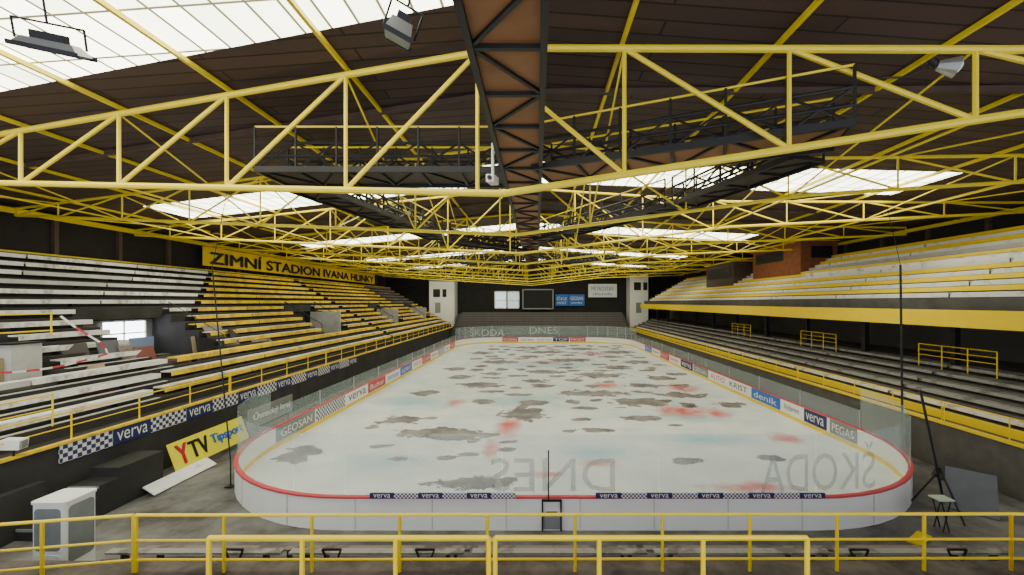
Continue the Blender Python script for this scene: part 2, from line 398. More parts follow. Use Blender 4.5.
def bench(side, a, z, y0, y1, ms, mf, grp, label, legs=True, fh=0.24, depth=0.45, sh=0.40):
    s = -1 if side == 'L' else 1
    t = thing("stadium_bench", (s*(a+0.45), (y0+y1)/2, z), label, "bench", grp)
    xa, xb = sorted((s*(a+0.26), s*(a+0.26+depth)))
    build("seat_board", MB().box(xa, xb, y0, y1, z+sh-0.06, z+sh), ms, t)
    fa, fb = sorted((s*(a+0.23), s*(a+0.258)))
    build("front_board", MB().box(fa, fb, y0, y1, z+sh-fh, z+sh), mf, t)
    if legs:
        n = 2 if y1-y0 > 1.5 else 1
        for i in range(n):
            yy = y0+(y1-y0)*(0.2+0.6*i)
            build("leg", MB().box(min(s*(a+0.35), s*(a+0.6)), max(s*(a+0.35), s*(a+0.6)), yy-0.03, yy+0.03, z, z+sh-0.06), black, t)
    return t
rb2 = random.Random(5)
for k in range(1, NR-1):
    a = A0+RUN*k; z = Z0+RISE*k
    yb = YB(a)
    cuts_ = [(yb-0.25, yb+0.25), (49, 50)]
    if 4 <= k <= 8: cuts_ += [(v0-0.1, v1+0.1) for v0, v1 in VOM]
    cuts_.sort(); cur = 4.0; spans = []
    for c0, c1 in cuts_:
        if c0 > cur+0.5: spans.append((cur, c0))
        cur = max(cur, c1)
    spans.append((cur, 81.5))
    for s0, s1 in spans:
        n = max(1, round((s1-s0)/6.5)); w = (s1-s0)/n
        for i in range(n):
            y0 = s0+i*w+0.05; y1 = s0+(i+1)*w-0.05; m = (y0+y1)/2
            if m < yb: args = (white if rb2.random() > .15 else greywhite, white if rb2.random() > .12 else greywhite, "weathered white painted plank bench on dark terrace step", 0.22, 0.45)
            elif m > 66 and k > 8: args = (seatbrown, seatbrown, "brown plank bench on dark terrace step", 0.24, 0.5)
            else: args = (cream if k % 3 else yellow3, yellow3, "cream plank bench with yellow front edge", 0.25, 0.55)
            bench('L', a, z, y0, y1, args[0], args[1], "plank benches on the terraces", args[2], legs=(m < 26), fh=args[3], depth=args[4])
for k in range(1, 5):
    a = A0+RUN*k; z = Z0+RISE*k; yb = YB(a)
    for s0, s1 in (((8, yb-0.2),) if k < 4 else ((8, 13.4), (17.4, 21.0))):
        o = build("step_edging", MB().box(-(a+0.16), -(a-0.012), s0, s1, z+0.002, z+0.03), greywhite)
        tag(o, "worn white painted edge of a terrace step", "step edging", "painted terrace step edgings")

zf = Z0+RISE*3
XB = A0+RUN*9.4
tunp = M("tunnel_paint", (0.26, 0.25, 0.24))
for i, (v0, v1) in enumerate(VOM):
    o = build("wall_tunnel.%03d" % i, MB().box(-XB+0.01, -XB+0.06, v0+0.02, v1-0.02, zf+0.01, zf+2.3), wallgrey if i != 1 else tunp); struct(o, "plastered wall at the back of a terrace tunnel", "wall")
w1 = build("window_1", MB().box(-XB+0.07, -XB+0.10, 23.2, 25.7, zf+0.6, zf+2.2), emis("bright_daylight_pane", (0.9, 0.95, 1.0), 8)); struct(w1, "bright daylit window at the tunnel end", "window")
tw = thing("window_frame", (-XB+0.15, 24.5, zf+0.6), "white frame with mullions around the tunnel window", "window frame")
mb = MB()
for yy in (23.15, 24.4, 25.75): mb.box(-XB+0.10, -XB+0.16, yy-0.04, yy+0.04, zf+0.55, zf+2.25)
for zz in (zf+0.55, zf+1.5, zf+2.24): mb.box(-XB+0.10, -XB+0.16, 23.1, 25.8, zz-0.04, zz+0.04)
build("frame", mb, plaster, tw)
bb = build("draped_cloth", MB().box(-XB+0.3, -XB+0.33, 24.5, 26.1, zf+0.3, zf+1.2), paleblue); tag(bb, "pale blue cloth draped beneath the tunnel window", "cloth")
def panel(x, y, z, w, h, tilt, yaw, mat, label, nm="loose_panel"):
    t = thing(nm, (x, y, z), label, "panel", "loose panels")
    d = Vector((math.sin(yaw), math.cos(yaw), 0)); u = Vector((-math.sin(tilt), 0, math.cos(tilt)))
    n_ = d.cross(u).normalized()*0.02; p0 = Vector((x, y, z+0.02))-d*w/2
    m_ = MB(); q = [p0, p0+d*w, p0+d*w+u*h, p0+u*h]
    m_.V = [v-n_ for v in q]+[v+n_ for v in q]; m_.F = [(0,1,2,3),(7,6,5,4),(0,1,5,4),(1,2,6,5),(2,3,7,6),(3,0,4,7)]
    build("panel_board", m_, mat, t)
    return t
maroon = M("maroon_board", (0.24, 0.08, 0.065)); slate = M("slate_board", (0.14, 0.145, 0.165)); tan = M("tan_board", (0.42, 0.32, 0.20))
panel(-20.1, 21.0, zf, 0.9, 1.1, 0.25, 0.2, maroon, "maroon painted board leaning at the tunnel")
panel(-20.6, 19.7, zf+0.55, 0.9, 1.0, 0.3, 0.1, slate, "slate grey board leaning on the terrace")
panel(-20.3, 20.3, zf+0.35, 0.6, 0.9, 0.35, 0.2, seatbrown, "brown board leaning on the terrace")
panel(-21.0, 18.6, zf+0.6, 0.9, 0.9, 0.3, 0.3, wallgrey, "dark board leaning on the terrace")
panel(-22.3, 22.0, zf, 1.1, 1.3, 0.2, -0.2, greywhite, "off white board leaning in the tunnel")
panel(-20.3, 27.0, zf+0.1, 1.3, 0.8, 0.3, 0.3, slate, "slate grey board leaning at the tunnel")
panel(-20.9, 28.3, zf+0.6, 1.3, 1.0, 0.4, -0.3, darkc, "black board propped on the terrace")
panel(-21.4, 27.2, zf+1.0, 1.1, 0.9, 0.5, 0.4, seatbrown, "broken brown seat board on the terrace")
panel(-20.0, 29.8, zf+0.2, 1.8, 0.5, 0.6, 0.1, seatbrown, "fallen brown board lying on the terrace steps")
panel(-19.2, 24.6, zf-0.45, 1.4, 0.5, 0.9, 0.5, seatbrown, "brown plank lying on the terrace steps")
panel(-19.0, 26.0, zf-0.5, 0.9, 0.5, 0.9, -0.5, slate, "grey rubble slab lying on the terrace steps")
panel(-19.6, 22.6, zf-0.2, 0.8, 0.45, 0.8, 0.9, maroon, "broken maroon board on the terrace steps")
panel(-21.7, 25.8, zf, 0.8, 1.2, 0.15, -0.5, tan, "tan board leaning in the tunnel")
panel(-19.9, 18.3, zf+0.1, 0.8, 0.5, 0.4, 0.5, tan, "small tan board on the terrace")
panel(-18.9, 17.2, zf-0.5, 1.4, 0.4, 1.1, 0.4, maroon, "fallen maroon plank on the terrace steps")
def crate(x, y, z, w, d, h, mat, label):
    t = thing("storage_crate", (x, y, z), label, "crate")
    build("crate_body", MB().box(x-w/2, x+w/2, y-d/2, y+d/2, z, z+h), mat, t)
    build("lid", MB().box(x-w/2-0.03, x+w/2+0.03, y-d/2-0.03, y+d/2+0.03, z+h, z+h+0.06), brown, t)
crate(-21.2, 22.8, zf, 0.5, 0.7, 0.4, slate, "dark grey crate in the tunnel mouth")
for i, (v0, v1) in enumerate(VOM):
    if i == 0: continue
    t = thing("tunnel_railing", (-(A0+RUN*4), (v0+v1)/2, zf), "thin black railing guarding the tunnel mouth in the terrace", "railing", "tunnel railings")
    for yy in (v1+0.04,) if i == 1 else (v0-0.04, v1+0.04):
        build("handrail", MB().poly([(-(A0+RUN*4.3), yy, zf+0.52), (-(A0+RUN*4.3), yy, zf+1.3), (-(A0+RUN*8.2), yy, Z0+RISE*8+0.8), (-(A0+RUN*8.2), yy, Z0+RISE*8)], 0.022 if i < 2 else 0.035), black, t)
        build("post", MB().tube((-(A0+RUN*6.3), yy, Z0+RISE*6), (-(A0+RUN*6.3), yy, Z0+RISE*7+0.4), 0.022), black, t)
    if i > 1:
        build("cheek_wall", MB().box(-(A0+RUN*8.6), -(A0+RUN*5), v1-0.1, v1-0.02, zf, Z0+RISE*8-0.25), greywhite, t)
tp = thing("barrier_tape", (-19.8, 16.5, zf+0.8), "sagging red and white barrier tape across the tunnel", "barrier tape")
ptsT = [(-19.5, 13.4+i*0.42, 5.05-0.3*math.sin(math.pi*i/12)) for i in range(13)]
for i, (a, b2) in enumerate(zip(ptsT, ptsT[1:])): build("tape_band", MB().beam(a, b2, 0.01, 0.08), red if i % 2 else inkwhite, tp)
pts2 = [Vector(ptsT[-1]), Vector((-19.55, 18.4, 5.3)), Vector((-19.6, 18.2, 5.6)), Vector((-19.8, 17.9, 5.95)), Vector((-20.0, 17.6, 6.3)), Vector((-20.3, 17.3, 6.8))]
for i, (a, b2) in enumerate(zip(pts2, pts2[1:])): build("tape_band", MB().beam(a, b2, 0.01, 0.08), red if i % 2 else inkwhite, tp)
bx = thing("steward_kiosk", (-20.9, 16.2, zf), "small off-white steward kiosk with tan panel in the tunnel", "kiosk")
build("kiosk_wall", MB().box(-21.4, -20.6, 15.9, 16.9, zf, zf+1.7), greywhite, bx)
build("kiosk_panel", MB().box(-20.9, -20.86, 14.4, 15.88, zf+0.0, zf+1.2), tan, bx)
build("kiosk_roof", MB().box(-21.5, -20.5, 15.8, 17.0, zf+1.7, zf+1.76), black, bx)
fr_ = thing("tunnel_guard", (-20.3, 16, zf), "yellow tubular frame over the tunnel mouth", "railing")
build("upper_rail", MB().poly([(-20.4, 13.8, zf+2.9), (-20.4, 17.1, zf+2.9)], 0.03), yellow2, fr_)
build("lower_rail", MB().poly([(-20.4, 13.8, zf+2.2), (-20.4, 17.1, zf+2.2)], 0.03), yellow2, fr_)
for yy in (15.2, 17.05): build("post", MB().tube((-20.4, yy, zf+2.0), (-20.4, yy, zf+2.9), 0.03), yellow2, fr_)

def railing(pts, zt_, zm, zb_, spacing, r, mat, label, grp, name="yellow_railing", pr=None):
    pts = [Vector(p) for p in pts]
    t = thing(name, (pts[0].x, pts[0].y, zb_), label, "railing", grp)
    build("top_rail", MB().poly([(p.x, p.y, zt_) for p in pts], r), mat, t)
    for z in zm: build("mid_rail", MB().poly([(p.x, p.y, z) for p in pts], r*0.8), mat, t)
    for a, b2 in zip(pts, pts[1:]):
        L = (b2-a).length; n = max(1, round(L/spacing))
        for i in range(n+1):
            q = a.lerp(b2, i/n); build("post", MB().tube((q.x, q.y, zb_), (q.x, q.y, zt_), pr or r), mat, t)
    return t
for y0 in range(12, 82, 10):
    railing([(-16.6, y0, 0), (-16.6, y0+9.9, 0)], 3.5, [3.0], 2.45, 2.48, 0.026, yellow2, "yellow tubular railing along the terrace front", "front railings of the terraces")
railing([(-17.3, 8, 0), (-17.3, 14.5, 0)], 4.1, [3.6], 2.97, 2.1, 0.028, yellow2, "short yellow railing on the terrace walkway", "front railings of the terraces")
railing([(-16.6, 12.2, 0), (-18.6, 12.2, 0)], 3.9, [3.4], 2.6, 1.0, 0.028, yellow2, "short yellow gate railing on the terrace walkway", "front railings of the terraces")
o = build("terrace_curb", MB().box(-16.62, -16.42, -3, 82, 2.45, 2.54), yellow3); tag(o, "yellow painted curb along the terrace front edge", "curb")
yy = 14.0
while yy < 34:
    t = thing("advertising_banner", (-16.45, yy+1.6, 1.85), "navy banner with checkered section and white wordmark on the terrace wall", "banner", "checkered banners on the terrace wall")
    build("checkered_panel", MB().box(-16.499, -16.45, yy, yy+1.75, 1.82, 2.43), check_big, t)
    build("plain_panel", MB().box(-16.499, -16.45, yy+1.75, yy+3.3, 1.82, 2.43), navy, t)
    text("verva", 1.25, 0.36, (-16.45, yy+2.52, 2.12), (0, 1, 0), (0, 0, 1), inkwhite, t, off=0.012)
    yy += 3.3
o = build("terrace_ledge", MB().box(-16.48, -16.2, 4, 13.4, 0.0, 1.5), darkc); tag(o, "low dark concrete ledge beneath the terrace wall", "ledge")
sp = thing("wall_lamp", (-16.4, 12.8, 2.54), "small white box lamp mounted on the terrace curb", "lamp")
build("lamp_housing", MB().beam((-16.75, 12.75, 2.95), (-16.3, 12.9, 2.9), 0.35, 0.3), boardwhite, sp)
build("lamp_bracket", MB().tube((-16.5, 12.8, 2.54), (-16.5, 12.8, 2.85), 0.03), black, sp)
build("lamp_lens", MB().beam((-16.29, 12.9, 2.9), (-16.27, 12.91, 2.9), 0.28, 0.22), greyprint, sp)
def adboard(y0, y1, x, z0, z1, mat, items, label, lean=0.0):
    t = thing("advertising_board", (x, (y0+y1)/2, 0), label, "advertising board")
    build("board_face", MB().box(x-0.03, x, y0, y1, z0, z1), mat, t)
    build("stand_leg", MB().tube((x-0.1, y0+0.3, 0), (x-0.1, y0+0.3, z1), 0.03), black, t)
    build("stand_leg", MB().tube((x-0.1, y1-0.3, 0), (x-0.1, y1-0.3, z1), 0.03), black, t)
    for s, w, h, yc, zc, mt in items: text(s, w, h, (x, yc, zc), (0, 1, 0), (0, 0, 1), mt, t, off=0.015, thick=0.03)
    t.rotation_euler = (0, -lean, 0)
mag = M("magenta_print", (0.6, 0.01, 0.05))
adboard(17.0, 21.3, -15.0, 0.3, 1.5, M("lemon_print", (0.95, 0.85, 0.02), 0.5, 0.03), [("Y", 0.55, 0.85, 17.55, 0.9, mag), ("TV", 1.0, 0.75, 18.4, 0.9, inkblack), ("Tipsport", 2.0, 0.55, 20.1, 0.92, blue)], "yellow advertising board with red and blue lettering", 0.35)
adboard(21.5, 25.4, -15.3, 0.6, 1.65, greyprint, [("Ústecký kraj", 3.2, 0.5, 23.5, 1.15, inkwhite)], "grey green advertising board with white lettering")
panel(-14.6, 17.0, 0, 3.0, 0.55, 1.0, 0.0, white, "plain white hoarding lying below the yellow board")
t = thing("concrete_steps", (-15.6, 13.0, 0), "dark steps up to the terrace walkway", "steps")
build("step_block", MB().box(-16.15, -15.1, 12.6, 16.4, -0.02, 0.35).box(-16.15, -15.1, 13.3, 16.4, 0.35, 0.7).box(-16.15, -15.1, 14.0, 16.4, 0.7, 1.05).box(-16.15, -15.1, 14.7, 16.4, 1.05, 1.4), M("dark_step", (0.03, 0.03, 0.03)), t)
build("step_nosing", MB().box(-16.15, -15.1, 12.57, 12.6, 0.27, 0.35), greyprint, t)
build("step_nosing", MB().box(-16.15, -15.1, 13.27, 13.3, 0.62, 0.7), greyprint, t)
build("step_nosing", MB().box(-16.15, -15.1, 13.97, 14.0, 0.97, 1.05), greyprint, t)

# ------------------------------------------------------------------ left wall & sign
wl = build("wall_left", MB().box(-31.4, -31.0, -4, 88, 0, 13.4), wallwood); struct(wl, "dark panelled side wall above the terrace", "wall")
for yy in range(2, 86, 4):
    o = build("wall_column", MB().box(-30.99, -30.75, yy-0.12, yy+0.12, 10.26, 13.0), brown); tag(o, "slim brown steel column on the dark side wall", "column", "columns on the side walls")
for zz, nm, hh in ((12.75, "roof_edge_beam", 0.2), (10.35, "parapet_beam", 0.08)):
    o = build(nm, MB().beam((-30.65, -3, zz), (-30.65, 85, zz), 0.12, hh*1.6), yellow); tag(o, "long yellow steel beam along the side wall", "beam", "side wall beams")
sg = thing("stadium_sign", (-30.3, 55, 10.8), "long yellow name board with black capital letters on the side wall", "sign")
build("sign_board", MB().box(-30.5, -30.4, 37, 76, 10.75, 12.5), M("sign_yellow", (0.98, 0.66, 0.02), 0.5, 0.05), sg)
text("ZIMNÍ STADION IVANA HLINKY", 37.6, 1.35, (-30.4, 56.5, 11.65), (0, 1, 0), (0, 0, 1), inkblack, sg, off=0.06, thick=0.09)

# ------------------------------------------------------------------ right stands
lo = MB()
p = [(18.0, -0.02), (18.0, 2.0)]
for k in range(6):
    p += [(18.9+0.8*k, 2.0+0.34*k), (18.9+0.8*k, 2.0+0.34*(k+1))]
p += [(29, 4.04), (29, -0.02)]
lo.prism_y(p, -3, YE)
o = build("lower_terrace", lo, M("lower_terrace_concrete", (0.13, 0.12, 0.11), 0.8, 0.3)); tag(o, "dark stepped lower terrace beneath the balcony", "grandstand")  # one brownish grey base colour, mottled by noise
up = MB(); p = [(20.0, 6.25), (20.0, 7.0)]
for k in range(8):
    p += [(20.6+1.05*k, 7.0+0.6*k), (20.6+1.05*k, 7.0+0.6*(k+1))]
p += [(29, 11.8), (29, 10.4), (23, 6.25)]
up.prism_y(p, -3, 78)
o = build("balcony_terrace", up, balcc); tag(o, "stepped concrete upper balcony with seating rows", "balcony")
o = build("balcony_fascia", MB().box(19.9, 19.999, -3, 78, 6.2, 7.02), yellow2); tag(o, "broad yellow fascia along the balcony front", "fascia")
wr = build("wall_right", MB().box(29.05, 29.5, -4, 88, 0, 13.4), wallwood); struct(wr, "dark panelled side wall behind the balcony", "wall")
iw = build("wall_under_balcony", MB().box(26.5, 26.8, -3, YE, 4.05, 8.5), wallgrey); struct(iw, "dark wall under the balcony", "wall")
for yy in range(4, 80, 6):
    o = build("balcony_column", MB().box(22.5, 22.8, yy-0.15, yy+0.15, 3.71, 6.24), black); tag(o, "black steel column holding up the balcony", "column", "balcony columns")
for k in range(1, 8):
    a = 20.6+1.05*(k-1)+0.25; z = 7.0+0.6*k
    n = 9; w = (76-5)/n
    for i in range(n):
        y0 = 5+i*w+0.05; y1 = 5+(i+1)*w-0.05
        bench('R', a, z, y0, y1, white, white, "plank benches on the balcony", "white plank bench on the balcony step", legs=False, fh=0.24, depth=0.36, sh=0.28)
    o = build("step_edging", MB().box(20.53+1.05*k, 20.599+1.05*k, 3, 76, 7.0+0.6*k+0.36, 7.0+0.6*k+0.595), yellow2 if k != 5 else greywhite)
    tag(o, "painted strip along the edge of a balcony step", "step edging", "painted balcony step edgings")
for k in range(1, 6):
    a = 18.9+0.8*(k-1)-0.1; z = 2.0+0.34*k
    for i in range(9):
        y0 = 6+i*8+0.05; y1 = y0+7.85
        mt = stepgrey if k > 1 else cream
        bench('R', a, z, y0, y1, mt, mt, "plank benches on the lower terrace", "grey painted plank bench under the balcony", legs=False, fh=0.15, sh=0.3)
o = build("terrace_curb", MB().box(17.9, 18.15, -3, 82, 2.0, 2.1), yellow2); tag(o, "yellow painted curb along the lower terrace edge", "curb")
o = build("terrace_curb", MB().box(18.9-0.18, 18.9-0.003, -3, 82, 2.02, 2.36), yellow2); tag(o, "broad yellow painted step of the lower terrace", "curb")
for y0 in range(8, 80, 10):
    railing([(17.95, y0, 0), (17.95, y0+9.9, 0)], 3.0, [2.6], 2.0, 2.48, 0.022, yellow2, "yellow tubular railing along the terrace front", "front railings of the terraces")
for y0 in (19.5, 30, 42):
    railing([(22.1, y0, 0), (22.1, y0+4, 0)], 5.0, [4.7, 4.4], 3.72, 1.3, 0.028, yellow2, "short yellow railing under the balcony", "railings under the balcony")
for yy in range(2, 86, 4):
    o = build("wall_column", MB().box(28.8, 29.04, yy-0.12, yy+0.12, 11.8, 13.1), brown); tag(o, "slim brown steel column on the dark side wall", "column", "columns on the side walls")
o = build("roof_edge_beam", MB().beam((28.7, -3, 12.9), (28.7, 85, 12.9), 0.12, 0.25), yellow); tag(o, "long yellow steel beam along the side wall", "beam", "side wall beams")
pc = thing("press_cabin", (26.5, 43, 11.2), "orange brown commentary cabin with dark windows on the balcony", "cabin")
build("cabin_body", MB().box(25.0, 28.5, 38.5, 47, 10.0, 13.2), orangebrick, pc)
build("cabin_roof", MB().box(24.8, 28.6, 38.3, 47.2, 13.2, 13.35), yellow, pc)
build("cabin_window", MB().box(24.95, 24.99, 41.2, 46.3, 11.6, 12.7), black, pc)
build("cabin_window", MB().box(26.0, 28.0, 38.45, 38.49, 11.6, 12.7), black, pc)
pc = thing("press_cabin", (24.6, 55, 9.5), "dark timber cabin with brown posts on the balcony", "cabin")
build("cabin_body", MB().box(24.2, 28.5, 50, 58, 9.4, 12.4), brown, pc)
build("cabin_window", MB().box(24.14, 24.19, 50.6, 57.4, 10.5, 11.8), black, pc)
build("cabin_roof", MB().box(24.0, 28.6, 49.8, 58.2, 12.4, 12.55), yellow, pc)
pw = thing("balcony_parapet", (24.6, 30, 9.4), "white parapet wall with capping on the upper balcony", "parapet")
build("parapet_wall", MB().box(24.5, 24.7, 8, 37.5, 9.41, 10.0), white, pw)
build("parapet_cap", MB().box(24.42, 24.78, 7.9, 37.6, 10.0, 10.15), yellow2, pw)

# ------------------------------------------------------------------ far end
wb = build("wall_back", MB().box(-31, 29.05, 86, 86.4, 0, 15.6), wallwood); struct(wb, "dark end wall of the hall", "wall")
p = [(75.2, -0.02), (75.2, 0.9)]
for k in range(9): p += [(76.0+0.9*k, 0.9+0.45*k), (76.0+0.9*k, 0.9+0.45*(k+1))]
p += [(85.9, 4.95), (85.9, -0.02)]
mb = MB(); n = len(p)
for x in (-16.3, 17.9): mb.V += [Vector((x, q[0], q[1])) for q in p]
for i in range(n): mb.F.append((i, (i+1) % n, n+(i+1) % n, n+i))
mb.F.append(tuple(range(n))); mb.F.append(tuple(n+i for i in range(n)))
o = build("end_terrace", mb, M("end_terrace_concrete", (0.08, 0.077, 0.08), 0.8)); tag(o, "dark stepped terrace behind the far goal end", "grandstand")
dseat = M("dark_seat", (0.14, 0.125, 0.125))
for k in range(9):
    t = thing("stadium_bench", (1.5, 76.4+0.9*k, 1.35+0.45*k), "long dark brown bench on the end terrace", "bench", "benches of the end terrace")
    build("seat_board", MB().box(-15.5, 17.5, 76.26+0.9*k, 76.6+0.9*k, 1.35+0.45*k+0.27, 1.35+0.45*k+0.33), dseat, t)
    build("front_board", MB().box(-15.5, 17.5, 76.22+0.9*k, 76.25+0.9*k, 1.35+0.45*k+0.0, 1.35+0.45*k+0.33), dseat, t)
for x0, x1, z1 in ((-21.9, -16.8, 11.6), (18.9, 22.6, 13.0)):
    t = thing("stair_tower", ((x0+x1)/2, 84, 0), "white plastered tower with dark window openings at the end wall", "tower", "white towers of the end wall")
    build("tower_wall", MB().box(x0, x1, 82.5, 85.9, 0, z1), plaster, t)
    build("tower_window", MB().box(x0+0.8, x0+2.2, 82.44, 82.49, z1-3.2, z1-1.6), black, t)
    build("tower_window", MB().box(x0+2.7, x0+3.5, 82.44, 82.49, z1-3.2, z1-1.6), black, t)
    build("tower_door", MB().box(x0+1.2, x0+2.3, 82.44, 82.49, 5.2, 7.3), greyprint, t)
    build("cornice", MB().box(x0-0.1, x1+0.1, 82.3, 85.9, z1, z1+0.25), greyprint, t)
sb = thing("scoreboard", (0.2, 85.3, 5.9), "large black electronic scoreboard in a steel frame", "scoreboard")
build("screen", MB().box(-2.8, 3.2, 85.0, 85.3, 6.1, 9.9), inkblack, sb)
mb = MB()
for x in (-2.95, 3.35): mb.box(x-0.12, x+0.12, 84.9, 85.3, 5.9, 10.1)
for z in (6.0, 10.0): mb.box(-3.0, 3.4, 84.9, 85.3, z-0.12, z+0.12)
build("frame", mb, lampgrey, sb)
for i, x0 in enumerate((-8.9, -6.2)):
    w = build("window_%d" % (i+2), MB().box(x0, x0+2.4, 85.9, 85.97, 6.2, 9.5), emis("dim_daylight", (0.6, 0.7, 0.75), 0.8 if i else 1.3)); struct(w, "bright window in the end wall", "window")
    wf = thing("window_frame", (x0+1.2, 85.8, 6.1), "white frame with cross bars around an end wall window", "window frame")
    build("frame", MB().box(x0-0.1, x0+0.1, 85.75, 85.89, 6.1, 9.6).box(x0+2.3, x0+2.5, 85.75, 85.89, 6.1, 9.6).box(x0, x0+2.4, 85.75, 85.89, 7.7, 7.85).box(x0, x0+2.4, 85.75, 85.89, 9.5, 9.7).box(x0, x0+2.4, 85.75, 85.89, 6.0, 6.2), plaster, wf)
def endad(x0, x1, z0, z1, mat, s, tm, s2=None):
    t = thing("wall_advert", ((x0+x1)/2, 85.6, z0), "rectangular advertising board on the end wall", "advertisement")
    build("advert_panel", MB().box(x0, x1, 85.4, 85.6, z0, z1), mat, t)
    text(s, (x1-x0)*0.8, (z1-z0)*0.3, ((x0+x1)/2, 85.4, z0+(z1-z0)*0.65), (1, 0, 0), (0, 0, 1), tm, t)
    if s2: text(s2, (x1-x0)*0.7, (z1-z0)*0.2, ((x0+x1)/2, 85.4, z0+(z1-z0)*0.25), (1, 0, 0), (0, 0, 1), tm, t)
endad(3.9, 6.6, 6.6, 9.0, blue, "ČEZ", inkwhite, "MOST")
endad(6.7, 10.0, 6.6, 9.0, blue, "GEOSAN", inkwhite, "stavby")
endad(10.8, 16.8, 8.4, 11.2, boardwhite, "METROSTAV", blue, "deník")

# ------------------------------------------------------------------ roof
RX = -1.0
def zr(x): return 15.35-0.072*abs(x-RX)
def kf(y): return 0.155*max(0.0, 1-max(0, y-12)/85)
def yy_(yb, x): return yb-kf(yb)*x
sky = [(5.6, 10.4), (22.8, 26.8), (40.6, 44.2), (58, 61.2), (74, 77)]
edges = [-4]
for a, b2 in sky: edges += [a, b2]
edges.append(86)
xs = [-31.2, -25.5, -1.9, RX, -0.1, 21.0, 29.2]
cm = MB(); w = 4
for i in range(len(edges)-1):
    issky = (i % 2 == 1)
    for xa, xb in zip(xs, xs[1:]):
        def P_(x, e):
            y = yy_(e, x) if 0 < e < 86 else e
            return Vector((x, y, zr(x)))
        q = [P_(xa, edges[i]), P_(xb, edges[i]), P_(xb, edges[i+1]), P_(xa, edges[i+1])]
        if issky and ((xa, xb) == (-25.5, -1.9) or ((xa, xb) == (-0.1, 21.0) and i > 1)):
            m_ = MB().quad(*q); wob = build("window_%d" % w, m_, skym); struct(wob, "bright translucent roof skylight strip", "skylight"); w += 1
        else: cm.quad(*q)
ce = build("ceiling", cm, ceilm); struct(ce, "dark brown planked pitched ceiling", "ceiling")
nodes = [-1.8+4.3*k for k in range(-6, 7)]
for x in nodes:
    o = build("roof_purlin", MB().beam((x, 7.5-0.155*x, zr(x)-0.12), (x, 85, zr(x)-0.12), 0.11, 0.13), yellow)
    tag(o, "yellow steel purlin running under the ceiling planks", "roof purlin", "roof purlins")
for yb in [4.5, 15, 31, 35, 48, 52, 66]:
    mb = MB(); mb.beam((-31, yy_(yb, -31), zr(-31)-0.12), (RX, yy_(yb, RX), zr(RX)-0.12), 0.14, 0.2); mb.beam((RX, yy_(yb, RX), zr(RX)-0.12), (29, yy_(yb, 29), zr(29)-0.12), 0.14, 0.2)
    o = build("roof_rafter", mb, brown); tag(o, "dark brown timber rafter under the ceiling", "rafter", "roof rafters")
def zt(x):
    d = x-RX
    if d <= 0: return 15.0+0.072*d
    return 15.0-0.10*min(d, 13)-0.035*max(0, d-13)
def zb(x):
    d = x-RX
    if d <= 0: return 10.65-0.062*d
    return 10.65+0.112*min(d, 13)+0.03*max(0, d-13)
T = [12, 19.5, 27, 34.5, 42, 49.5, 57, 64.5, 72, 79.5]
for ti, yb in enumerate(T):
    t = thing("roof_truss", (RX, yy_(yb, RX), 10.6), "yellow tubular steel roof truss spanning the hall", "roof truss", "yellow roof trusses")
    full = [-30.6]+[n for n in nodes]+[28.4]
    rc, rw = (0.1, 0.07) if ti == 0 else (0.075, 0.045)
    tp_ = [(x, yy_(yb, x), zt(x)) for x in sorted(full+[RX, 12.0])]; bp = [(x, yy_(yb, x), zb(x)) for x in sorted(full+[RX, 12.0])]
    build("top_chord", MB().poly(tp_, rc, 8), yellow, t); build("bottom_chord", MB().poly(bp, rc*1.1, 8), yellow, t)
    for x in full: build("web_vertical", MB().tube((x, yy_(yb, x), zb(x)), (x, yy_(yb, x), zt(x)), rw*0.9, 6), yellow, t)
    for a, b2 in zip(full, full[1:]):
        if b2 <= 0: pa, pb = (a, yy_(yb, a), zb(a)), (b2, yy_(yb, b2), zt(b2))
        else: pa, pb = (a, yy_(yb, a), zt(a)), (b2, yy_(yb, b2), zb(b2))
        build("web_diagonal", MB().tube(pa, pb, rw, 6), yellow, t)
for i, (ya, yb2) in enumerate(zip(T, T[1:])):
    for j, x in enumerate(nodes):
        if i > 7: continue
        if j % 2 == 0: e0, e1 = (x, yy_(ya, x), zb(x)), (x, yy_(yb2, x), zt(x))
        else: e0, e1 = (x, yy_(ya, x), zt(x)), (x, yy_(yb2, x), zb(x))
        if abs(x-RX) < 1: continue
        o = build("roof_brace", MB().tube(e0, e1, 0.035, 6), yellow)
        tag(o, "thin yellow diagonal brace between roof trusses", "roof brace", "roof braces")
for x in (nodes[1], nodes[3], nodes[9], nodes[11]):
    o = build("tie_rod", MB().tube((x, yy_(12, x), zb(x)-0.02), (x, 84, zb(x)-0.02), 0.04, 6), yellow)
    tag(o, "long yellow tie rod linking the lower truss chords", "tie rod", "truss tie rods")

